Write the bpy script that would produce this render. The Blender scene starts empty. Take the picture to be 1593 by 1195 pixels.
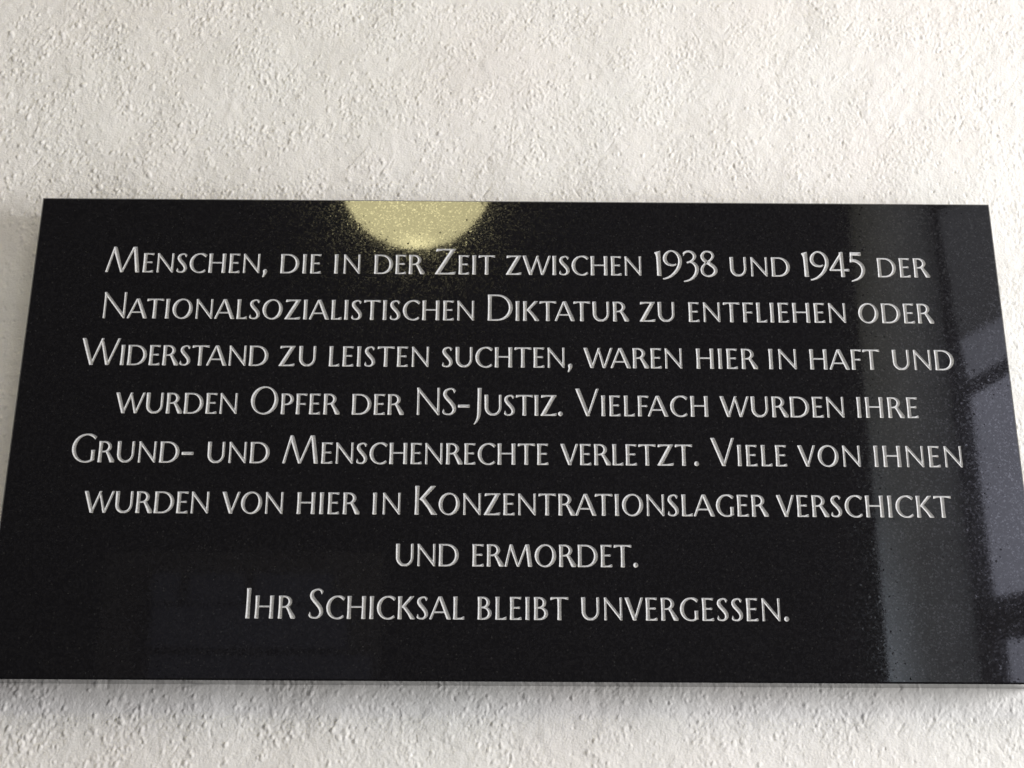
import bpy, bmesh, math, random
import numpy as np
from mathutils import Matrix, Vector

sc = bpy.context.scene
COL = sc.collection

# ------------------------------------------------------------------ camera
cam_d = bpy.data.cameras.new("camera")
cam = bpy.data.objects.new("camera", cam_d)
COL.objects.link(cam)
sc.camera = cam
cam_d.sensor_width = 36.0
cam_d.lens = 36.0 * 2000.0 / 1593.0
cam_d.clip_start, cam_d.clip_end = 0.02, 60.0
PITCH, YAW, ROLL = 0.32323, 0.00484, 0.00476
fwd = Vector((math.sin(YAW) * math.cos(PITCH), math.cos(YAW) * math.cos(PITCH), math.sin(PITCH)))
r0 = Vector((math.cos(YAW), -math.sin(YAW), 0))
u0 = r0.cross(fwd)
rr = math.cos(ROLL) * r0 + math.sin(ROLL) * u0
uu = -math.sin(ROLL) * r0 + math.cos(ROLL) * u0
m = Matrix((rr, uu, -fwd)).transposed().to_4x4()
m.translation = Vector((-0.00704, -0.88847, -0.25652))
cam.matrix_world = m

# ------------------------------------------------------------------ world and lights
world = bpy.data.worlds.new("World")
sc.world = world
world.use_nodes = True
bg = world.node_tree.nodes["Background"]
bg.inputs["Color"].default_value = (0.9, 0.95, 1.0, 1)
bg.inputs["Strength"].default_value = 0.02


def area(name, loc, target, sx, sy, power, color, spread=math.pi):
    d = bpy.data.lights.new(name, 'AREA')
    d.shape = 'RECTANGLE'
    d.size, d.size_y = sx, sy
    d.energy, d.color, d.spread = power, color, spread
    o = bpy.data.objects.new(name, d)
    COL.objects.link(o)
    o.location = loc
    o.rotation_euler = (Vector(target) - Vector(loc)).to_track_quat('-Z', 'Y').to_euler()
    return o


# daylight from a tall window on the right, raking along the wall
area("window_daylight", (1.95, -0.85, -0.02), (0.2, 0, 0.0), 0.5, 0.9, 58.0, (1.0, 0.985, 0.975))
# warm light thrown down by the lamp-lit ceiling in front of the wall
area("ceiling_bounce", (0.1, -1.55, 1.75), (0.1, -0.6, 0.0), 2.2, 1.1, 25.0, (1.0, 0.915, 0.81))
# added fill from below, standing in for daylight off the unseen floor
area("floor_fill", (0.3, -1.3, -1.5), (0.0, -0.3, 0.0), 2.2, 1.4, 11.0, (1.0, 0.96, 0.93))
# added light aimed at the pillar behind the viewer, brightening its left side
area("pillar_fill", (-0.2, -2.75, -0.3), (1.0, -2.3, -0.1), 0.5, 0.8, 8.5, (0.92, 0.96, 1.0), math.radians(70))

sc.view_settings.view_transform = 'Standard'
sc.view_settings.look = 'None'
sc.view_settings.exposure = 0.0
sc.view_settings.gamma = 1.0
sc.view_settings.use_curve_mapping = False
sc.render.engine = 'CYCLES'
sc.cycles.max_bounces = 6
sc.cycles.use_denoising = True
sc.cycles.denoiser = 'OPENIMAGEDENOISE'

# ------------------------------------------------------------------ node helpers


class NT:
    def __init__(self, name):
        self.mat = bpy.data.materials.new(name)
        self.mat.use_nodes = True
        self.t = self.mat.node_tree
        self.t.nodes.clear()
        self.out = self.t.nodes.new('ShaderNodeOutputMaterial')

    def n(self, typ, **kw):
        nd = self.t.nodes.new(typ)
        for k, v in kw.items():
            setattr(nd, k, v)
        return nd

    def l(self, a, b):
        self.t.links.new(a, b)

    def val(self, sock, v):
        if hasattr(v, 'is_output'):
            self.l(v, sock)
        else:
            sock.default_value = v

    def math(self, op, a, b=0.0, c=None, clamp=False):
        nd = self.n('ShaderNodeMath', operation=op, use_clamp=clamp)
        self.val(nd.inputs[0], a)
        self.val(nd.inputs[1], b)
        if c is not None:
            self.val(nd.inputs[2], c)
        return nd.outputs[0]

    def vmath(self, op, a, b=None, scale=None):
        nd = self.n('ShaderNodeVectorMath', operation=op)
        self.val(nd.inputs[0], a)
        if b is not None:
            self.val(nd.inputs[1], b)
        if scale is not None:
            self.val(nd.inputs[3], scale)
        return nd.outputs[0]

    def noise(self, co, scale, detail=3.0, rough=0.5, dist=0.0):
        nd = self.n('ShaderNodeTexNoise')
        self.l(co, nd.inputs['Vector'])
        nd.inputs['Scale'].default_value = scale
        nd.inputs['Detail'].default_value = detail
        nd.inputs['Roughness'].default_value = rough
        nd.inputs['Distortion'].default_value = dist
        return nd.outputs['Fac']

    def ramp(self, fac, lo, hi, a=0.0, b=1.0):
        nd = self.n('ShaderNodeMapRange', clamp=True)
        self.l(fac, nd.inputs['Value'])
        nd.inputs['From Min'].default_value = lo
        nd.inputs['From Max'].default_value = hi
        nd.inputs['To Min'].default_value = a
        nd.inputs['To Max'].default_value = b
        return nd.outputs['Result']

    def mix(self, fac, a, b):
        nd = self.n('ShaderNodeMix', data_type='RGBA')
        self.val(nd.inputs['Factor'], fac)
        self.val(nd.inputs['A'], a)
        self.val(nd.inputs['B'], b)
        return nd.outputs['Result']

    def obj(self):
        return self.n('ShaderNodeTexCoord').outputs['Object']

    def bsdf(self, **kw):
        b = self.n('ShaderNodeBsdfPrincipled')
        for k, v in kw.items():
            self.val(b.inputs[k.replace('_', ' ')], v)
        self.l(b.outputs[0], self.out.inputs['Surface'])
        return b


def rgba(r, g, b):
    return (r, g, b, 1.0)


# plaster: off-white lime paint, faint blotches, fine sand bump
t = NT("lime_plaster")
co = t.obj()
blot = t.ramp(t.noise(co, 9.0, 4.0, 0.55), 0.35, 0.65)
fine = t.ramp(t.noise(co, 160.0, 3.0, 0.6), 0.35, 0.7)
c1 = t.mix(blot, rgba(0.765, 0.752, 0.742), rgba(0.80, 0.798, 0.796))
c2 = t.mix(t.math('MULTIPLY', fine, 0.22), c1, rgba(0.74, 0.725, 0.695))
tint = t.ramp(t.noise(co, 5.0, 3.0, 0.5, 0.6), 0.35, 0.65)
c2 = t.mix(0.16, c2, t.mix(tint, rgba(0.80, 0.745, 0.72), rgba(0.745, 0.77, 0.725)))
bump = t.n('ShaderNodeBump')
bump.inputs['Strength'].default_value = 0.55
bump.inputs['Distance'].default_value = 0.0006
t.l(t.noise(co, 620.0, 3.0, 0.6), bump.inputs['Height'])
b = t.bsdf(Base_Color=c2, Roughness=0.9)
b.inputs['Specular IOR Level'].default_value = 0.2
t.l(bump.outputs[0], b.inputs['Normal'])
M_PLASTER = t.mat

# black granite, polished: smooth ground mass, small crystals whose faces sit a hair off true, settled dust
t = NT("polished_black_granite")
co = t.obj()
geo = t.n('ShaderNodeNewGeometry')
vor = t.n('ShaderNodeTexVoronoi', feature='F1')
t.l(co, vor.inputs['Vector'])
vor.inputs['Scale'].default_value = 780.0
sep = t.n('ShaderNodeSeparateColor')
t.l(vor.outputs['Color'], sep.inputs[0])
crystal = t.math('GREATER_THAN', sep.outputs[0], 0.35)
tilt = t.vmath('SUBTRACT', vor.outputs['Color'], (0.5, 0.5, 0.5))
vor2 = t.n('ShaderNodeTexVoronoi', feature='F1')
t.l(co, vor2.inputs['Vector'])
vor2.inputs['Scale'].default_value = 1900.0
tilt2 = t.vmath('SUBTRACT', vor2.outputs['Color'], (0.5, 0.5, 0.5))
# most faces lie true, one in six leans a little, the odd one further
lean = t.math('GREATER_THAN', sep.outputs[1], 0.90)
tilt = t.vmath('MULTIPLY', t.vmath('MULTIPLY', tilt, tilt), tilt)
tilt = t.vmath('ADD', tilt, t.vmath('SCALE', tilt2, scale=0.12))
tilt = t.vmath('SCALE', tilt, scale=t.math('MULTIPLY', lean, 0.085))
tilt = t.vmath('ADD', tilt, t.vmath('SCALE', tilt2, scale=0.002))
nrm = t.vmath('NORMALIZE', t.vmath('ADD', geo.outputs['Normal'], tilt))
rough = t.math('ADD', t.math('MULTIPLY', crystal, 0.02), 0.02)
# dust: sparse pale specks of uneven size, gathered in places
dv = t.n('ShaderNodeTexVoronoi', feature='F1')
t.l(t.vmath('MULTIPLY', co, (1.0, 1.0, 1.5)), dv.inputs['Vector'])
dv.inputs['Scale'].default_value = 150.0
ds = t.n('ShaderNodeSeparateColor')
t.l(dv.outputs['Color'], ds.inputs[0])
size = t.math('MULTIPLY', t.math('POWER', ds.outputs[1], 3.0), 0.21)
gather = t.ramp(t.noise(co, 14.0, 3.0), 0.35, 0.7, 0.82, 0.30)
speck = t.math('MULTIPLY', t.math('LESS_THAN', dv.outputs['Distance'], size), t.math('GREATER_THAN', ds.outputs[0], gather))
fv = t.n('ShaderNodeTexVoronoi', feature='F1')
t.l(co, fv.inputs['Vector'])
fv.inputs['Scale'].default_value = 520.0
fs = t.n('ShaderNodeSeparateColor')
t.l(fv.outputs['Color'], fs.inputs[0])
mote = t.math('MULTIPLY', t.math('LESS_THAN', fv.outputs['Distance'], 0.30), t.math('GREATER_THAN', fs.outputs[0], 0.93))
dust = t.math('ADD', t.math('MULTIPLY', speck, t.math('MULTIPLY', t.math('POWER', ds.outputs[2], 2.0), 0.85)), t.math('MULTIPLY', mote, 0.03), clamp=True)
base = t.mix(t.math('MULTIPLY', crystal, sep.outputs[1]), rgba(0.0072, 0.0068, 0.0080), rgba(0.0115, 0.0110, 0.0126))
base = t.mix(dust, base, rgba(0.42, 0.42, 0.40))
b = t.bsdf(Base_Color=base, Roughness=rough)
b.inputs['IOR'].default_value = 1.54
t.l(nrm, b.inputs['Normal'])
# the crystals' faint wide sheen, different from grain to grain
sh = t.n('ShaderNodeBsdfGlossy')
sv = t.n('ShaderNodeTexVoronoi', feature='F1')
t.l(co, sv.inputs['Vector'])
sv.inputs['Scale'].default_value = 1000.0
ss = t.n('ShaderNodeSeparateColor')
t.l(sv.outputs['Color'], ss.inputs[0])
sc_ = t.vmath('SCALE', (1.0, 1.0, 1.0), scale=t.math('MULTIPLY', t.math('POWER', ss.outputs[0], 6.0), 0.050))
t.l(sc_, sh.inputs['Color'])
sh.inputs['Roughness'].default_value = 0.13
ad = t.n('ShaderNodeAddShader')
t.l(b.outputs[0], ad.inputs[0])
t.l(sh.outputs[0], ad.inputs[1])
t.l(ad.outputs[0], t.out.inputs['Surface'])
M_GRANITE = t.mat

# grey-white paint in the carving
t = NT("carved_letter_paint")
co = t.obj()
v = t.ramp(t.noise(co, 900.0, 3.0, 0.6), 0.3, 0.7)
c = t.mix(v, rgba(0.46, 0.465, 0.48), rgba(0.62, 0.625, 0.64))
bump = t.n('ShaderNodeBump')
bump.inputs['Strength'].default_value = 0.35
bump.inputs['Distance'].default_value = 0.0003
t.l(t.noise(co, 1500.0, 2.0), bump.inputs['Height'])
b = t.bsdf(Base_Color=c, Roughness=0.85)
b.inputs['Specular IOR Level'].default_value = 0.2
t.l(bump.outputs[0], b.inputs['Normal'])
M_PAINT = t.mat


def plain(name, col, rough=0.7, bumps=0.0, scale=40.0):
    t = NT(name)
    co = t.obj()
    v = t.ramp(t.noise(co, scale, 4.0), 0.3, 0.7, 0.85, 1.1)
    mixc = t.vmath('SCALE', tuple(col), scale=v)
    t.bsdf(Base_Color=mixc, Roughness=rough)
    return t.mat


def glow(name, col, strength, low=None, spot=None):
    """Something that gives off light: a lamp bowl or a pane with the day behind it."""
    t = NT(name)
    co = t.obj()
    e = t.n('ShaderNodeEmission')
    e.inputs['Color'].default_value = rgba(*col)
    s = t.ramp(t.noise(co, 3.0, 2.0), 0.3, 0.7, strength * 0.92, strength * 1.06)
    if spot:      # the bulb sits close behind the glass here
        d = t.n('ShaderNodeVectorMath', operation='DISTANCE')
        t.l(co, d.inputs[0])
        d.inputs[1].default_value = spot[0]
        k = t.ramp(d.outputs['Value'], 0.0, spot[1], spot[2], 0.0)
        s = t.math('ADD', s, t.math('POWER', k, 1.6))
    t.l(s, e.inputs['Strength'])
    t.l(e.outputs[0], t.out.inputs['Surface'])
    return t.mat


# ------------------------------------------------------------------ object helpers
def mesh_obj(name, verts, faces, mat, parent=None, smooth=False):
    me = bpy.data.meshes.new(name)
    me.from_pydata(verts, [], faces)
    me.materials.append(mat)
    if smooth:
        me.polygons.foreach_set('use_smooth', [True] * len(me.polygons))
    me.update()
    o = bpy.data.objects.new(name, me)
    COL.objects.link(o)
    o.parent = parent
    return o


def bm_obj(name, bm, mat, parent=None, smooth=False):
    me = bpy.data.meshes.new(name)
    bm.to_mesh(me)
    bm.free()
    me.materials.append(mat)
    if smooth:
        me.polygons.foreach_set('use_smooth', [True] * len(me.polygons))
    o = bpy.data.objects.new(name, me)
    COL.objects.link(o)
    o.parent = parent
    return o


def add_box(bm, c, s, rot=None):
    mat = Matrix.Translation(c) @ (rot or Matrix.Identity(4)) @ Matrix.Diagonal((s[0], s[1], s[2], 1))
    bmesh.ops.create_cube(bm, size=1.0, matrix=mat)


def thing(name, label, cat, loc=(0, 0, 0), group=None):
    o = bpy.data.objects.new(name, None)
    COL.objects.link(o)
    o.location = loc
    o['label'], o['category'] = label, cat
    if group:
        o['group'] = group
    return o


# ------------------------------------------------------------------ the plaster wall
PW, PH, PT = 0.70, 0.34815, 0.030       # plaque width, height, thickness
rng = np.random.default_rng(7)


def band(shape, step, lo, hi, ax=1.0, ang=0.0, seed=0):
    """Gaussian noise holding only wavelengths lo..hi (metres), stretched by ax along ang."""
    g = np.random.default_rng(seed).standard_normal(shape)
    fz = np.fft.fftfreq(shape[0], step)[:, None]
    fx = np.fft.fftfreq(shape[1], step)[None, :]
    ca, sa = math.cos(ang), math.sin(ang)
    k = np.sqrt(((fx * ca + fz * sa) * ax) ** 2 + ((-fx * sa + fz * ca)) ** 2) + 1e-9
    w = np.exp(-(np.log(k * math.sqrt(lo * hi)) / (0.5 * math.log(hi / lo) + 0.12)) ** 2)
    h = np.fft.ifft2(np.fft.fft2(g) * w).real
    return h / h.std()


STEP = 0.0007
XW, Z0, Z1 = 0.52, -0.44, 0.47
nx, nz = int(2 * XW / STEP) + 1, int((Z1 - Z0) / STEP) + 1
xs = np.linspace(-XW, XW, nx)
zs = np.linspace(Z0, Z1, nz)
shp = (nz, nx)
sm = lambda a, lo, hi: np.clip((a - lo) / (hi - lo), 0, 1)


def spatter(density, rx, rz, ang, seed, sharp=1.0, where=None):
    """Grains of thrown plaster: blobs of uneven height, density per square metre, thicker where `where` is high."""
    g = np.random.default_rng(seed)
    n = int(density * 2 * XW * (Z1 - Z0))
    iz, ix = g.integers(0, nz, n), g.integers(0, nx, n)
    amp = 0.35 + g.gamma(1.6, 0.42, n)
    if where is not None:
        amp = amp * (g.random(n) < where[iz, ix])
    f = np.zeros(shp)
    np.add.at(f, (iz, ix), amp)
    K = np.arange(-9, 10) * STEP
    kx, kz = np.meshgrid(K, K)
    u = (kx * math.cos(ang) + kz * math.sin(ang)) / rx
    v = (-kx * math.sin(ang) + kz * math.cos(ang)) / rz
    ker = np.exp(-(u * u + v * v) ** sharp)
    full = np.zeros(shp)
    full[:19, :19] = ker
    full = np.roll(full, (-9, -9), (0, 1))
    return np.fft.ifft2(np.fft.fft2(f) * np.fft.fft2(full)).real


X, Z = np.meshgrid(xs, zs)
patch = sm(band(shp, STEP, 0.04, 0.16, seed=1), -1.3, 1.2)
patch2 = sm(band(shp, STEP, 0.03, 0.12, seed=2), -1.0, 1.4)
side = sm(-X, -0.30, 0.40)                     # coarser grain towards the left, more pinholes towards the right
fine = band(shp, STEP, 0.0015, 0.0026, seed=4)
grit = band(shp, STEP, 0.0028, 0.0065, 1.3, 1.2, seed=3)
wave = band(shp, STEP, 0.06, 0.20, seed=6)
mid = band(shp, STEP, 0.010, 0.030, seed=9)
lump = (spatter(52000, 0.0009, 0.0013, 0.2, 11, 2.0, 0.12 + 0.88 * patch ** 1.5) + 1.5 * spatter(12000, 0.0012, 0.0017, -0.4, 12, 2.2, 0.15 + 0.85 * patch * (0.4 + 0.6 * side))
        + 2.0 * spatter(1700, 0.0017, 0.0024, 0.5, 13, 2.4, 0.1 + 0.8 * patch * side))
pits = spatter(14000, 0.0008, 0.0010, 0.0, 14, 1.8, 0.15 + 0.6 * patch2) + 0.9 * spatter(2600, 0.0009, 0.0019, 0.35, 15, 1.8, 0.2 + 0.6 * patch2)
drag = spatter(500, 0.0009, 0.0058, -0.62, 16, 1.3, 0.1 + 0.7 * patch2) + spatter(160, 0.0008, 0.0052, 0.5, 17, 1.3, 0.1 + 0.7 * patch)
lump = np.tanh(lump / 2.4) * 2.4
coat = np.tanh(band(shp, STEP, 0.06, 0.25, seed=21) * 22) + 0.6 * np.tanh((band(shp, STEP, 0.05, 0.2, 2.2, 0.6, seed=22) - 0.9) * 18)   # edges of the trowelled coats
coat_gate = sm(band(shp, STEP, 0.05, 0.15, seed=23), -0.2, 0.9)
hgt = (0.00036 * lump * (0.70 + 0.50 * side) - 0.00056 * np.tanh(pits / 1.5) * 1.3 + 0.000060 * grit * (0.5 + patch) + 0.000065 * fine
       + 0.00016 * coat * coat_gate + 0.00035 * wave + 0.00010 * mid - 0.00032 * np.minimum(drag, 1.5))
hgt *= 0.86
hgt -= hgt.mean()
# fade to flat at the rim of the modelled field, where the plain wall carries on
rim = np.minimum(np.minimum(XW - np.abs(X), Z - Z0), Z1 - Z)
hgt *= np.clip(rim / 0.05, 0, 1)
# the plaque's bed is flat so that its back edge meets the wall
inset = np.maximum(np.abs(X) - PW / 2, np.abs(Z) - PH / 2)
hgt = np.where(inset < 0, np.minimum(hgt, 0.0004), hgt)
co = np.stack([X, -hgt, Z], axis=-1).reshape(-1, 3).astype(np.float32)
ii = np.arange(nz * nx).reshape(nz, nx)
q = np.stack([ii[:-1, :-1], ii[:-1, 1:], ii[1:, 1:], ii[1:, :-1]], axis=-1)
cx_, cz_ = (X[:-1, :-1] + X[1:, 1:]) / 2, (Z[:-1, :-1] + Z[1:, 1:]) / 2
keep = (np.abs(cx_) > PW / 2 - 0.012) | (np.abs(cz_) > PH / 2 - 0.012)
q = q[keep]
# the plain wall round it
S = 3.0
rings = np.array([(-S, 0, -1.4), (S, 0, -1.4), (S, 0, S), (-S, 0, S),
                  (-XW, 0, Z0), (XW, 0, Z0), (XW, 0, Z1), (-XW, 0, Z1)], dtype=np.float32)
nb = len(co)
co = np.concatenate([co, rings])
q2 = np.array([(0, 1, 5, 4), (1, 2, 6, 5), (2, 3, 7, 6), (3, 0, 4, 7)]) + nb
q = np.concatenate([q.reshape(-1, 4), q2]).astype(np.int32)
me = bpy.data.meshes.new("plaster_wall")
me.vertices.add(len(co))
me.vertices.foreach_set('co', co.ravel())
me.loops.add(q.size)
me.loops.foreach_set('vertex_index', q.ravel())
me.polygons.add(len(q))
me.polygons.foreach_set('loop_start', np.arange(0, q.size, 4, dtype=np.int32))
me.polygons.foreach_set('use_smooth', np.ones(len(q), dtype=bool))
me.update(calc_edges=True)
me.validate()
me.materials.append(M_PLASTER)
wall = bpy.data.objects.new("plaster_wall", me)
COL.objects.link(wall)
wall['label'] = "off-white rough plaster wall behind the black plaque"
wall['category'] = "wall"

# ------------------------------------------------------------------ the lettering
# Glyphs are drawn as variable-width strokes in units of the letter height and turned into carved grooves.


def poly_sdf(loops, px, py):
    """Signed distance to an even-odd set of loops, positive inside."""
    best = np.full(px.shape, 1e9)
    inside = np.zeros(px.shape, bool)
    for lp in loops:
        a = np.asarray(lp, float)
        for (x0, y0), (x1, y1) in zip(a, np.roll(a, -1, axis=0)):
            dx, dy = x1 - x0, y1 - y0
            L2 = dx * dx + dy * dy
            if L2 < 1e-14:
                continue
            tt = np.clip(((px - x0) * dx + (py - y0) * dy) / L2, 0, 1)
            best = np.minimum(best, (px - x0 - tt * dx) ** 2 + (py - y0 - tt * dy) ** 2)
            if abs(dy) > 1e-12:
                cr = ((y0 > py) != (y1 > py)) & (px < (py - y0) / dy * dx + x0)
                inside ^= cr
    d = np.sqrt(best)
    return np.where(inside, d, -d)


def spline(pts, n=10):
    """Catmull-Rom through rows of any length."""
    p = np.asarray(pts, float)
    p = np.vstack([2 * p[0] - p[1], p, 2 * p[-1] - p[-2]])
    out = []
    for i in range(1, len(p) - 2):
        a, b_, c_, d_ = p[i - 1:i + 3]
        for k in range(n):
            s = k / n
            out.append(0.5 * ((2 * b_) + (c_ - a) * s + (2 * a - 5 * b_ + 4 * c_ - d_) * s * s + (3 * b_ - a - 3 * c_ + d_) * s ** 3))
    out.append(p[-2])
    return np.array(out)


def stroke(pts, smooth=True, cuts=(None, None)):
    """A stroke (x, y, width) as one polygon; cuts give the end-cut directions as angles in degrees."""
    p = spline(pts) if smooth and len(pts) > 2 else np.asarray(pts, float)
    tan = np.gradient(p[:, :2], axis=0)
    tan /= np.linalg.norm(tan, axis=1)[:, None] + 1e-12
    nor = np.stack([-tan[:, 1], tan[:, 0]], axis=1)
    for idx, cut in ((0, cuts[0]), (-1, cuts[1])):
        if cut is not None:
            v = np.array([math.cos(math.radians(cut)), math.sin(math.radians(cut))])
            if v @ nor[idx] < 0:
                v = -v
            nor[idx] = v / max(0.45, v @ nor[idx])
    L = p[:, :2] + nor * p[:, 2:3] / 2
    R = p[:, :2] - nor * p[:, 2:3] / 2
    return [np.vstack([L, R[::-1]])]


def stem(x, w, y0=0.0, y1=1.0, lean=0.0):
    """Upright with waisted sides that flare slightly at both ends."""
    ys = np.linspace(y0, y1, 9)
    s = (ys - y0) / (y1 - y0)
    hw = w / 2 * (0.93 + 0.20 * np.abs(2 * s - 1) ** 3)
    xc = x + lean * s
    return [np.vstack([np.stack([xc - hw, ys], 1), np.stack([xc + hw, ys], 1)[::-1]])]


def diag(x0, y0, x1, y1, w0, w1=None):
    """Slanting stroke of horizontal width w, to be clipped level at the letter's top and foot."""
    w1 = w0 if w1 is None else w1
    ex = 0.35
    dx, dy = x1 - x0, y1 - y0
    a = (x0 - dx * ex, y0 - dy * ex)
    c_ = (x1 + dx * ex, y1 + dy * ex)
    wa, wc = w0 + (w0 - w1) * ex, w1 + (w1 - w0) * ex
    return [[(a[0] - wa / 2, a[1]), (a[0] + wa / 2, a[1]), (c_[0] + wc / 2, c_[1]), (c_[0] - wc / 2, c_[1])]]


def arm(x0, x1, y, th, end, up):
    """Horizontal arm that swells to a slanted terminal; up=1 swells upward, -1 downward, 0 both ways."""
    xm = x0 + (x1 - x0) * 0.55
    lo, hi = y - th / 2, y + th / 2
    lo_e = lo - (end - th) * (1.0 if up < 0 else 0.5 if up == 0 else 0.0)
    hi_e = hi + (end - th) * (1.0 if up > 0 else 0.5 if up == 0 else 0.0)
    sl = 0.025
    return [[(x0, lo), (xm, lo), (x1 - (sl if up < 0 else 0), lo_e), (x1 - (sl if up > 0 else 0) + (0.01 if up > 0 else 0), hi_e), (xm, hi), (x0, hi)]]


def ring(cx, cy, rx, ry, w, t_):
    th = np.linspace(0, 2 * math.pi, 64, endpoint=False)
    o = np.stack([cx + rx * np.cos(th), cy + ry * np.sin(th)], 1)
    a = math.radians(8)
    ix, iy = (rx - w) * np.cos(th), (ry - t_) * np.sin(th)
    i = np.stack([cx + ix * math.cos(a) + iy * math.sin(a) * 0.6, cy - ix * math.sin(a) * 0.25 + iy], 1)
    return [o, i]


def arc(cx, cy, rx, ry, a0, a1, w, t_, e0=None, e1=None, cuts=(None, None)):
    """Elliptical arc, thick where it runs upright, thin where level, ends swelling to e0 / e1."""
    th = np.radians(np.linspace(a0, a1, 42))
    wd = t_ + (w - t_) * np.abs(np.cos(th)) ** 1.5
    s = np.linspace(0, 1, 42)
    if e0 is not None:
        k = np.clip(1 - s / 0.16, 0, 1)
        wd = wd * (1 - k) + e0 * k
    if e1 is not None:
        k = np.clip(1 - (1 - s) / 0.16, 0, 1)
        wd = wd * (1 - k) + e1 * k
    off = w / 2
    p = np.stack([cx + (rx - off) * np.cos(th), cy + (ry - t_ / 2) * np.sin(th), wd], 1)
    return stroke(p, smooth=False, cuts=cuts)


def bowl(x0, y0, y1, xr, w, t_):
    """The right-hand bow of B, D, P, R."""
    cyc, ry = (y0 + y1) / 2, (y1 - y0) / 2
    xm = x0 + (xr - x0) * 0.30
    th = np.linspace(math.pi / 2, -math.pi / 2, 30)
    o = [(x0, y1)] + [(xm + (xr - xm) * math.cos(a) ** 0.92 if math.cos(a) > 1e-6 else xm, cyc + ry * math.sin(a)) for a in th] + [(x0, y0)]
    i = [(x0, y1 - t_)] + [(xm - 0.02 + (xr - w - xm + 0.02) * math.cos(a) ** 0.92 if math.cos(a) > 1e-6 else xm - 0.02, cyc + (ry - t_) * math.sin(a)) for a in th] + [(x0, y0 + t_)]
    return [np.array(o), np.array(i)]


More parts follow.
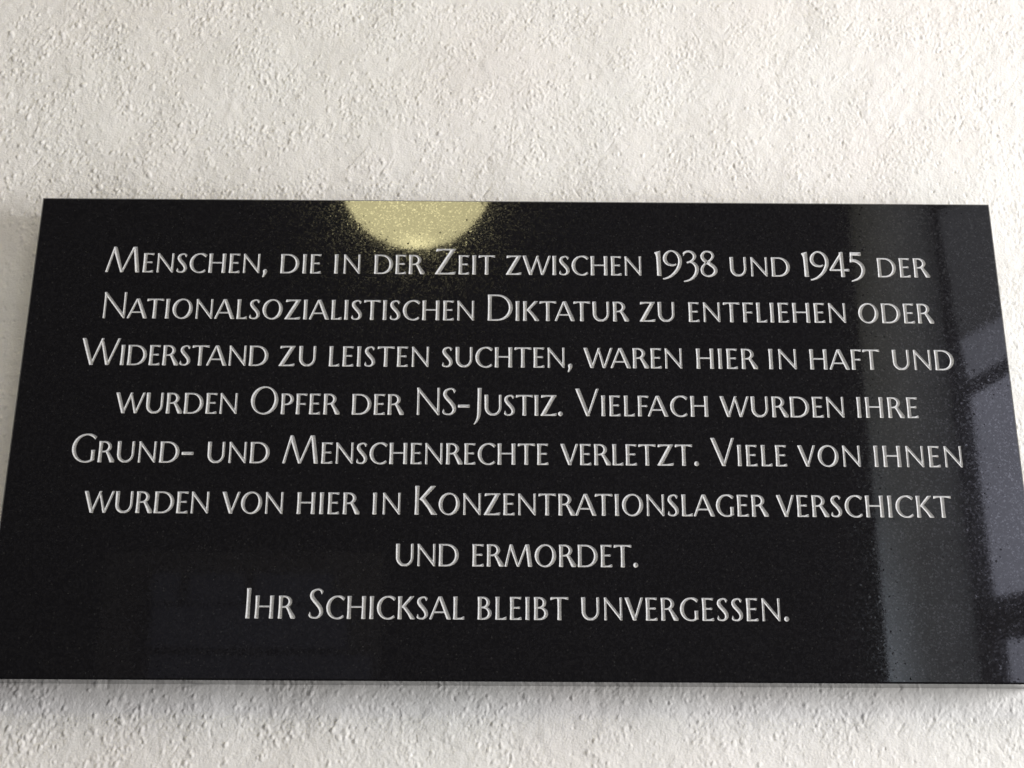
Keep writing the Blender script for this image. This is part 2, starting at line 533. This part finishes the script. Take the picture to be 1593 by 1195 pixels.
def glyph(ch, w):
    """-> (list of shapes, advance width, clip the top and foot level?)  w is the stem weight."""
    t_ = 0.42 * w
    h = 0.55 * w + 0.01
    s = w / 2
    if ch == 'I':
        return [stem(s, w)], w, 1
    if ch == 'L':
        return [stem(s, w), arm(s, 0.49, t_ / 2 + 0.002, t_, 2.0 * t_, 1)], 0.50, 1
    if ch == 'E':
        return [stem(s, w), arm(s, 0.50, 1 - t_ / 2 - 0.002, t_, 1.55 * t_, -1), arm(s, 0.44, 0.525, t_, 1.5 * t_, 0),
                arm(s, 0.51, t_ / 2 + 0.002, t_, 1.9 * t_, 1)], 0.52, 1
    if ch == 'F':
        return [stem(s, w), arm(s, 0.50, 1 - t_ / 2 - 0.002, t_, 1.6 * t_, -1), arm(s, 0.44, 0.50, t_, 1.5 * t_, 0)], 0.50, 1
    if ch == 'H':
        return [stem(s, w), stem(0.80 - s, w), [[(s, 0.525 - t_ / 2), (0.8 - s, 0.525 - t_ / 2), (0.8 - s, 0.525 + t_ / 2), (s, 0.525 + t_ / 2)]]], 0.80, 1
    if ch == 'T':
        W = 0.80
        bar = [[(0.0, 1 - 2.0 * t_), (0.02, 1.01), (W - 0.005, 1.01), (W, 1 - 1.7 * t_), (W * 0.72, 1 - t_), (W * 0.28, 1 - t_)]]
        return [stem(W / 2, w, 0, 0.97), bar], W, 1
    if ch == 'U':
        W = 0.78
        th = np.linspace(math.pi, 2 * math.pi, 26)
        ro, cy = W / 2, 0.40
        o = [(-0.01, 1.01), (0.005, cy)] + [(W / 2 + ro * 0.99 * math.cos(a), cy + (cy + 0.015) * math.sin(a)) for a in th[1:-1]] + [(W - 0.005, cy), (W, 1.01)]
        xl, xr = w * 0.98, W - h * 1.12
        i = [(xr - 0.01, 1.01), (xr, cy)] + [((xl + xr) / 2 + (xr - xl) / 2 * math.cos(a), cy + 0.01 + (cy - t_ * 1.25) * math.sin(a)) for a in th[::-1][1:-1]] + [(xl, cy), (xl + 0.005, 1.01)]
        return [[np.array(o + i)]], W, 1
    if ch == 'O':
        return [ring(0.475, 0.5, 0.475, 0.515, w, t_ * 1.05)], 0.95, 0
    if ch == 'C':
        return [arc(0.50, 0.5, 0.50, 0.515, 47, 311, w, t_, 0.85 * w, 0.62 * w, (62, 118))], 0.80, 0
    if ch == 'G':
        return [arc(0.50, 0.5, 0.50, 0.515, 47, 312, w, t_, 0.85 * w, 0.5 * w, (62, None)), stem(0.80 - s, w * 0.95, 0.07, 0.44)], 0.80, 0
    if ch == 'D':
        return [stem(s, w), bowl(s, 0.0, 1.0, 0.88, w, t_)], 0.88, 1
    if ch == 'P':
        return [stem(s, w), bowl(s, 0.44, 1.0, 0.57, w * 0.95, t_)], 0.57, 1
    if ch == 'B':
        return [stem(s, w), bowl(s, 0.50, 1.0, 0.53, w * 0.9, t_), bowl(s, 0.0, 0.50 + t_ * 0.9, 0.61, w * 0.98, t_)], 0.61, 1
    if ch == 'R':
        return [stem(s, w), bowl(s, 0.47, 1.0, 0.58, w * 0.95, t_), 
                [[(0.30, 0.52), (0.30 + w * 0.95, 0.52), (0.62 + w * 0.75, 0.10), (0.745, 0.02), (0.78, -0.2), (0.66, -0.2), (0.55, -0.005), (0.40, 0.34)]]], 0.75, 1
    if ch == 'K':
        up = diag(0.20 + t_ * 0.3, 0.50, 0.60, 1.0, h * 1.2, h * 1.55)
        up = [[(0.14, 0.535), (0.235, 0.47), (0.735, 1.03), (0.55, 1.03)]]
        dn = [[(0.175, 0.555), (0.32, 0.60), (0.62 + w * 0.6, 0.09), (0.76, 0.015), (0.80, -0.2), (0.66, -0.2), (0.56, -0.005), (0.43, 0.22)]]
        return [stem(s, w), up, dn], 0.76, 1
    if ch == 'N':
        W = 0.80
        return [stem(0.02 + h / 2, h, 0, 0.93), stem(W - h / 2, h, 0.12, 1.0),
                [[(0.0, 1.02), (w * 0.62, 1.0), (W, 0.10), (W, -0.03), (W - w * 0.30, -0.03), (0.01, 0.93)]]], W, 1
    if ch == 'Z':
        W = 0.76
        top = [[(0.055, 1.02), (W, 1.02), (W - 0.03, 1 - t_ * 1.05), (0.30, 1 - t_ * 1.05), (0.03, 1 - t_ * 2.0)]]
        bot = [[(0.0, -0.02), (W - 0.035, -0.02), (W, t_ * 1.9), (W * 0.62, t_ * 1.05), (0.02, t_ * 1.05)]]
        dg = [[(-0.02, -0.02), (w * 1.15, -0.02), (W, 1.02), (W - w * 1.18, 1.02)]]
        return [top, bot, dg], W, 1
    if ch == 'V':
        W = 0.82
        return [diag(w * 0.55, 1, W * 0.54, 0.0, w * 1.12, w * 1.0), diag(W - h * 0.55, 1, W * 0.53, 0.0, h * 1.15, h * 0.95)], W, 1
    if ch == 'W':
        return [diag(w * 0.55, 1, 0.41, 0, w * 1.08, w), diag(0.715, 0.93, 0.40, 0, h * 1.1, h),
                [[(0.665, 0.95), (0.72, 0.98), (0.79, 0.85), (1.03, -0.02), (0.90, -0.02)]],
                diag(1.36 - h * 0.5, 1, 0.97, 0, h * 1.15, h)], 1.36, 1
    if ch == 'M':
        W = 1.24
        return [diag(0.05 + h * 0.15, 0, 0.29, 1, h * 1.15, h * 0.95),
                [[(0.245, 1.0), (0.30, 1.03), (0.37, 0.97), (0.66, 0.0), (0.64, -0.03), (0.555, -0.03), (0.55, 0.02), (0.27, 0.80)]],
                diag(0.615, 0.0, 0.985, 1.0, h * 0.95, h * 1.05),
                diag(W - w * 0.55, 0, 1.02, 1.0, w * 1.1, w * 1.0)], W, 1
    if ch == 'A':
        W = 0.96
        return [diag(h * 0.5, 0, W * 0.46, 1.0, h * 1.15, h), diag(W - w * 0.56, 0, W * 0.485, 1.0, w * 1.14, w * 0.98),
                [[(0.2, 0.315 - t_ / 2), (0.70, 0.315 - t_ / 2), (0.70, 0.315 + t_ / 2), (0.2, 0.315 + t_ / 2)]]], W, 1
    if ch == 'S':
        return [stroke([(0.455, 0.845, 0.72 * w), (0.40, 0.935, t_ * 1.3), (0.285, 0.965, t_), (0.135, 0.885, 0.74 * w), (0.105, 0.745, 0.98 * w), (0.19, 0.605, w * 1.02), (0.315, 0.465, w * 1.03),
                        (0.415, 0.315, w * 1.0), (0.425, 0.165, w * 0.85), (0.325, 0.05, t_ * 1.25), (0.19, 0.035, t_), (0.085, 0.08, t_ * 1.4), (0.04, 0.18, 0.60 * w)], cuts=(62, 75))], 0.515, 0
    if ch == 'J':
        return [stroke([(0.30, 1.0, w * 1.08), (0.295, 0.75, w * 0.96), (0.29, 0.4, w * 0.95), (0.285, 0.1, w * 0.93), (0.255, -0.09, w * 0.75), (0.19, -0.23, w * 0.5), (0.12, -0.32, w * 0.28)], cuts=(0, None))], 0.30 + s, 0
    if ch == '-':
        return [[[(0.0, 0.37), (0.54, 0.37), (0.54, 0.515), (0.0, 0.515)]]], 0.54, 0
    if ch == '.':
        th = np.linspace(0, 2 * math.pi, 24, endpoint=False)
        return [[np.stack([0.11 + 0.11 * np.cos(th), 0.10 + 0.11 * np.sin(th)], 1)]], 0.22, 0
    if ch == ',':
        return [stroke([(0.13, 0.20, 0.10), (0.145, 0.15, 0.19), (0.15, 0.08, 0.19), (0.13, -0.04, 0.13), (0.05, -0.21, 0.06)])], 0.24, 0
    # old-style figures, in units of the capital height
    if ch == '1':
        return [[[(0.0, 0.915), (0.225, 0.985), (0.232, 0.75), (0.232, 0.4), (0.25, 0.0), (0.085, 0.0), (0.085, 0.4), (0.075, 0.72), (0.055, 0.82)]]], 0.25, 0
    if ch == '9':
        return [stroke([(0.50, 0.46, t_ * 1.1), (0.38, 0.415, t_ * 1.25), (0.20, 0.46, w * 0.78), (0.095, 0.60, w * 0.98), (0.10, 0.78, w * 0.95), (0.20, 0.925, w * 0.62), (0.33, 0.98, t_ * 1.1),
                        (0.47, 0.93, w * 0.62), (0.585, 0.80, w * 0.9), (0.635, 0.61, w), (0.60, 0.40, w * 0.97), (0.48, 0.18, w * 0.85), (0.30, 0.0, w * 0.66), (0.13, -0.09, w * 0.5), (0.0, -0.12, w * 0.36)])], 0.70, 0
    if ch == '3':
        return [stroke([(0.03, 0.82, w * 0.45), (0.08, 0.91, w * 0.6), (0.21, 0.965, t_ * 1.3), (0.36, 0.92, w * 0.72), (0.44, 0.79, w * 0.92), (0.40, 0.66, w * 0.72), (0.27, 0.56, w * 0.5), (0.15, 0.52, w * 0.5)], cuts=(70, None)),
                stroke([(0.20, 0.545, w * 0.45), (0.32, 0.545, w * 0.6), (0.44, 0.46, w * 0.86), (0.51, 0.31, w), (0.48, 0.12, w * 0.96), (0.37, -0.05, w * 0.75), (0.22, -0.16, w * 0.5), (0.02, -0.215, w * 0.32)])], 0.585, 0
    if ch == '8':
        return [stroke([(0.30, 0.52, w * 0.95), (0.15, 0.64, w * 0.95), (0.095, 0.79, w * 0.9), (0.17, 0.93, w * 0.62), (0.29, 0.965, t_ * 1.1), (0.43, 0.92, w * 0.62), (0.485, 0.79, w * 0.72),
                        (0.42, 0.66, w * 0.62), (0.30, 0.555, t_ * 1.3), (0.16, 0.44, w * 0.6), (0.075, 0.27, w * 0.8), (0.12, 0.09, w * 0.7), (0.28, -0.0, t_ * 1.2), (0.46, 0.05, w * 0.72),
                        (0.56, 0.19, w * 0.95), (0.52, 0.34, w * 1.0), (0.41, 0.44, w * 0.98), (0.27, 0.54, w * 0.95)])], 0.64, 0
    if ch == '4':
        return [stem(0.475, w, 0.0, 0.97, -0.02), [[(0.0, 0.25), (0.0, 0.30), (0.445, 0.985), (0.50, 0.985), (0.47, 0.84), (0.10, 0.26)]],
                arm(0.0, 0.72, 0.27, t_ * 1.15, t_ * 1.7, 0)], 0.72, 0
    if ch == '5':
        return [[[(0.03, 0.975), (0.43, 0.975), (0.435, 0.835), (0.12, 0.845), (0.115, 0.70), (0.02, 0.58)]], [[(0.045, 0.97), (0.115, 0.97), (0.10, 0.60), (0.005, 0.565)]],
                stroke([(0.01, 0.635, w * 0.95), (0.16, 0.645, w * 0.85), (0.31, 0.585, w * 0.9), (0.43, 0.46, w), (0.475, 0.28, w * 1.02), (0.42, 0.09, w * 0.86), (0.28, -0.06, w * 0.62), (0.02, -0.165, w * 0.32)])], 0.55, 0
    raise KeyError(ch)


SMALL, CAP = 0.01524, 0.0202
_cache = {}


def carved(ch, big):
    """Groove mesh of a letter: (verts (x, depth, z) in metres, faces, boundary loops, advance)."""
    if (ch, big) in _cache:
        return _cache[(ch, big)]
    unit = CAP if big else SMALL
    wt = 0.135 if big else 0.170
    if ch in '.,-':
        unit = SMALL
    shapes, adv, clip = glyph(ch, wt)
    n = 44.0 if unit == CAP else 34.0
    st = 1.0 / n
    x0, x1, y0, y1 = -0.12, adv + 0.16, -0.42, 1.12
    gx = np.arange(x0, x1 + st, st) + 0.00137
    gy = np.arange(y0, y1 + st, st) + 0.00091
    PX, PY = np.meshgrid(gx, gy)
    sd = np.full(PX.shape, -9.0)
    for shp_ in shapes:
        sd = np.maximum(sd, poly_sdf(shp_, PX, PY))
    if clip:
        sd = np.minimum(sd, np.minimum(PY, 1.0 - PY))
    sd = np.where(np.abs(sd) < 1e-5, -1e-5, sd)
    verts, faces, index = [], [], {}
    dmax = 0.050 if not big else 0.038

    def dep(d):
        d = max(d, 0.0)
        return min(d * 0.85, dmax + 0.12 * d) * unit

    def gp(j, i):
        k = ('g', j, i)
        if k not in index:
            index[k] = len(verts)
            verts.append((gx[i] * unit, dep(sd[j, i]), gy[j] * unit))
        return index[k]

    def ep(j, i, j2, i2):
        if (j2, i2) < (j, i):
            j, i, j2, i2 = j2, i2, j, i
        k = ('e', j, i, j2, i2)
        if k not in index:
            a, b_ = sd[j, i], sd[j2, i2]
            s_ = a / (a - b_)
            index[k] = len(verts)
            verts.append(((gx[i] + (gx[i2] - gx[i]) * s_) * unit, 0.0, (gy[j] + (gy[j2] - gy[j]) * s_) * unit))
        return index[k]
    for j in range(len(gy) - 1):
        for i in range(len(gx) - 1):
            cs = [(j, i), (j, i + 1), (j + 1, i + 1), (j + 1, i)]
            v = [sd[c_] for c_ in cs]
            if max(v) <= 0:
                continue
            f = []
            for k in range(4):
                a, b_ = cs[k], cs[(k + 1) % 4]
                if v[k] > 0:
                    f.append(gp(*a))
                if (v[k] > 0) != (v[(k + 1) % 4] > 0):
                    f.append(ep(*a, *b_))
            if len(f) >= 3:
                faces.append(f)
    # boundary loops
    count = {}
    for f in faces:
        for a, b_ in zip(f, f[1:] + f[:1]):
            count[(a, b_)] = count.get((a, b_), 0) + 1
    nxt = {a: b_ for (a, b_) in count if (b_, a) not in count}
    loops, left = [], set(nxt)
    while left:
        s0 = left.pop()
        lp, c_ = [s0], nxt[s0]
        while c_ != s0:
            left.discard(c_)
            lp.append(c_)
            c_ = nxt[c_]
        loops.append(lp)
    res = (np.array(verts), faces, loops, adv * unit)
    _cache[(ch, big)] = res
    return res


# side bearings by letter shape (units of small-cap height) left, right
SB = {'A': (.0, .0), 'V': (.0, .0), 'W': (.0, .0), 'T': (.02, .02), 'O': (.055, .055), 'C': (.055, .03), 'G': (.055, .07), 'D': (.09, .055), 'S': (.05, .05),
      'B': (.09, .05), 'P': (.09, .03), 'R': (.09, .0), 'K': (.09, .0), 'L': (.09, .02), 'E': (.09, .04), 'F': (.09, .02), 'Z': (.04, .04), 'M': (.03, .06),
      'J': (.02, .09), '-': (.05, .07), '.': (.05, .05), ',': (.03, .05), '1': (.05, .06), '9': (.04, .04), '3': (.03, .04), '8': (.04, .05), '4': (.02, .03), '5': (.05, .04)}
KERN = {'AT': -.10, 'TA': -.10, 'AV': -.12, 'VA': -.12, 'WA': -.10, 'FA': -.10, 'AF': 0.0, 'LT': -.08, 'Vi': -.06, 'LV': -.1, 'RT': -.02, 'KT': -.02}

LINES = [
    (0.11452, [("Menschen,", -0.2981, -0.1808), ("die", -0.1711, -0.1415), ("in", -0.1321, -0.1134), ("der", -0.1031, -0.0666), ("Zeit", -0.0593, -0.0155), ("zwischen", -0.0078, 0.0907), ("1938", 0.1003, 0.1463), ("und", 0.1553, 0.1989), ("1945", 0.2075, 0.2537), ("der", 0.2627, 0.3005)]),
    (0.07879, [("Nationalsozialistischen", -0.2962, -0.0303), ("Diktatur", -0.0204, 0.0809), ("zu", 0.0884, 0.1136), ("entfliehen", 0.1238, 0.2366), ("oder", 0.2458, 0.2999)]),
    (0.04333, [("Widerstand", -0.3084, -0.1755), ("zu", -0.1680, -0.1419), ("leisten", -0.1324, -0.0619), ("suchten,", -0.0527, 0.0397), ("waren", 0.0477, 0.1176), ("hier", 0.1279, 0.1714), ("in", 0.1794, 0.1989), ("haft", 0.2085, 0.2584), ("und", 0.2674, 0.3108)]),
    (0.00776, [("wurden", -0.2803, -0.1950), ("Opfer", -0.1856, -0.1231), ("der", -0.1146, -0.0782), ("NS-Justiz.", -0.0696, 0.0328), ("Vielfach", 0.0416, 0.1346), ("wurden", 0.1428, 0.2299), ("ihre", 0.2392, 0.2822)]),
    (-0.02770, [("Grund-", -0.3067, -0.2225), ("und", -0.2129, -0.1700), ("Menschenrechte", -0.1613, 0.0228), ("verletzt.", 0.0308, 0.1266), ("Viele", 0.1350, 0.1878), ("von", 0.1952, 0.2385), ("ihnen", 0.2482, 0.3090)]),
    (-0.06320, [("wurden", -0.2946, -0.2092), ("von", -0.2005, -0.1586), ("hier", -0.1490, -0.1062), ("in", -0.0974, -0.0786), ("Konzentrationslager", -0.0687, 0.1728), ("verschickt", 0.1782, 0.2983)]),
    (-0.09848, [("und", -0.0805, -0.0381), ("ermordet.", -0.0289, 0.0827)]),
    (-0.13397, [("Ihr", -0.1789, -0.1459), ("Schicksal", -0.1376, -0.0335), ("bleibt", -0.0249, 0.0355), ("unvergessen.", 0.0441, 0.1821)]),
]

plaque = thing("memorial_plaque", "black polished granite memorial plaque with engraved pale capital lettering, fixed to the plaster wall", "plaque", (0, 0, -PH / 2))
OFF = Vector((0, 0, PH / 2))
FACE_Y = -PT
CH = 0.0011                                    # polished arris along the edges
hole_loops = []

for zb, words in LINES:
    line = bpy.data.objects.new("inscription_line", None)
    COL.objects.link(line)
    line.parent = plaque
    line['label'] = "line of engraved lettering reading “%s”" % " ".join(w_[0] for w_ in words)
    for text, xa, xb in words:
        gl = []
        for ch in text:
            big = ch.isupper() or ch.isdigit()
            gl.append((ch.upper(), big, carved(ch.upper(), big)))
        bears = []
        for (a, abig, _), (c_, cbig, _) in zip(gl, gl[1:]):
            bears.append((SB.get(a, (.09, .09))[1] + SB.get(c_, (.09, .09))[0] + KERN.get(a + c_, 0.0)) * SMALL)
        widths = sum(g[2][3] for g in gl)
        free = (xb - xa) - widths - sum(bears)
        extra = free / max(1, len(bears))
        scale_x = 1.0
        lo_, hi_ = -0.0006, 0.0013             # let the tracking give a little, then the letter widths
        if extra < lo_ or extra > hi_:
            e2 = min(max(extra, lo_), hi_)
            scale_x = ((xb - xa) - sum(bears) - e2 * len(bears)) / widths
            extra = e2
        print("word %-24s extra %.2f mm  width x%.3f" % (text, extra * 1e3, scale_x))
        V, F = [], []
        x = xa
        for k, (ch, big, (gv, gf, gl_, adv)) in enumerate(gl):
            base_i = len(V)
            for vx, vd, vz in gv:
                V.append((x + vx * scale_x, FACE_Y + vd, zb + vz + OFF.z))
            for f in gf:
                F.append([base_i + i for i in f])
            for lp in gl_:
                hole_loops.append([(V[base_i + i][0], V[base_i + i][2] - OFF.z) for i in lp])
            x += adv * scale_x
            if k < len(bears):
                x += bears[k] + extra
        o = mesh_obj("word", V, F, M_PAINT, line)
        o['label'] = "engraved word “%s”" % text

# slab: front face pierced by the letters, arrises, sides, back
bm = bmesh.new()
hx, hz = PW / 2, PH / 2
edges = []


def loop_edges(pts):
    vs = [bm.verts.new((x, FACE_Y, z + OFF.z)) for x, z in pts]
    for a, b_ in zip(vs, vs[1:] + vs[:1]):
        edges.append(bm.edges.new((a, b_)))
    return vs


outer = loop_edges([(-hx + CH, -hz + CH), (hx - CH, -hz + CH), (hx - CH, hz - CH), (-hx + CH, hz - CH)])
for lp in hole_loops:
    loop_edges(lp)
bmesh.ops.triangle_fill(bm, use_beauty=False, use_dissolve=False, edges=edges, normal=(0, -1, 0))
for f in bm.faces:
    if f.normal.y > 0:
        f.normal_flip()
mid_ = [bm.verts.new((x, FACE_Y + CH, z + OFF.z)) for x, z in ((-hx, -hz), (hx, -hz), (hx, hz), (-hx, hz))]
bck = [bm.verts.new((x, 0.001, z + OFF.z)) for x, z in ((-hx, -hz), (hx, -hz), (hx, hz), (-hx, hz))]
for k in range(4):
    k2 = (k + 1) % 4
    bm.faces.new((outer[k], mid_[k], mid_[k2], outer[k2]))
    bm.faces.new((mid_[k], bck[k], bck[k2], mid_[k2]))
bm.faces.new(bck)
slab = bm_obj("granite_slab", bm, M_GRANITE, plaque)
print("slab faces", len(slab.data.polygons), "loops", len(hole_loops))

# ------------------------------------------------------------------ what the polish mirrors, behind the viewer
M_BOWL = glow("lamp_bowl_glass", (1.0, 0.90, 0.48), 10.0, spot=((0.005, -0.017, -0.191), 0.07, 4.5))
M_METAL = plain("lamp_metal", (0.35, 0.33, 0.30), 0.4)
lamp = thing("globe_lamp", "round cream-yellow glass ceiling lamp behind the viewer, mirrored along the top edge of the plaque", "lamp", (-0.233, -2.03, 1.256))
bm = bmesh.new()
bmesh.ops.create_uvsphere(bm, u_segments=64, v_segments=40, radius=0.192)
bm_obj("glass_globe", bm, M_BOWL, lamp, True)
bm = bmesh.new()
bmesh.ops.create_cone(bm, cap_ends=True, segments=40, radius1=0.095, radius2=0.075, depth=0.05, matrix=Matrix.Translation((0, 0, 0.205)))
bm_obj("lamp_cap", bm, M_METAL, lamp)

M_PIER = plain("pier_paint", (0.60, 0.65, 0.72), 0.85, scale=12)
bm = bmesh.new()
bmesh.ops.create_cone(bm, cap_ends=True, segments=64, radius1=0.105, radius2=0.105, depth=3.4)
pier = bm_obj("round_pillar", bm, M_PIER, None, True)
pier.location = (1.022, -2.30, 0.4)
pier['label'] = "pale round pillar behind the viewer, mirrored as a grey upright band at the right of the plaque"
pier['category'] = "pillar"

M_FRAME = plain("window_frame_paint", (0.10, 0.10, 0.11), 0.6)
M_PANE = glow("daylit_pane", (0.80, 0.82, 1.0), 2.4)
M_PANE_SOFT = glow("weaker_pane", (0.82, 0.84, 1.0), 1.7)  # pane above the rail, weaker emission than the lower ones
M_PANE_FAINT = glow("weakest_pane", (0.90, 0.92, 1.0), 0.55)  # topmost pane, weakest emission in the stair window
M_PANE_DIM = glow("dim_pane", (0.75, 0.78, 1.0), 0.115)


def quad_pane(name, pts, y, mat, parent):
    lo = parent.location
    n_ = len(pts)
    V = [(x - lo.x, y - lo.y, z - lo.z) for x, z in pts] + [(x - lo.x, y - 0.006 - lo.y, z - lo.z) for x, z in pts]
    F = [list(range(n_)), list(range(2 * n_ - 1, n_ - 1, -1))] + [[k, n_ + k, n_ + (k + 1) % n_, (k + 1) % n_] for k in range(n_)]
    return mesh_obj(name, V, F, mat, parent)


win = thing("stair_window", "dark framed window with a slanting rail and blue daylight, mirrored at the plaque's right end", "window", (1.9, -3.28, 0.0))
quad_pane("pane", [(1.54, 1.13), (2.3, 1.56), (2.3, 1.72), (1.525, 1.27)], -3.23, M_PANE_SOFT, win)
quad_pane("pane", [(1.525, 1.275), (2.3, 1.725), (2.3, 2.1), (1.50, 1.75)], -3.23, M_PANE_FAINT, win)
quad_pane("pane", [(1.545, 0.405), (2.3, 0.55), (2.3, 1.50), (1.54, 1.07)], -3.23, M_PANE, win)
quad_pane("pane", [(1.565, 0.13), (2.3, 0.13), (2.3, 0.34), (1.565, 0.27)], -3.23, M_PANE, win)
bm = bmesh.new()
add_box(bm, (0, -0.05, 0.9), (1.0, 0.05, 2.3))
bm_obj("frame", bm, M_FRAME, win)

win2 = thing("far_window", "dim far window with dark glazing bars, mirrored faintly in the plaque's lower left", "window", (-0.85, -3.28, 0.0))
for a, b_ in (((-1.12, 0.372), (-1.035, 0.465)), ((-1.005, 0.372), (-0.83, 0.465)), ((-0.80, 0.372), (-0.55, 0.465)), ((-1.115, 0.232), (-0.50, 0.362)), ((-1.11, 0.12), (-0.42, 0.21))):
    quad_pane("pane", [(a[0], a[1]), (b_[0], a[1]), (b_[0], b_[1]), (a[0], b_[1])], -3.23, M_PANE_DIM, win2)
bm = bmesh.new()
add_box(bm, (0, -0.05, 0.3), (0.9, 0.05, 0.5))
bm_obj("frame", bm, M_FRAME, win2)
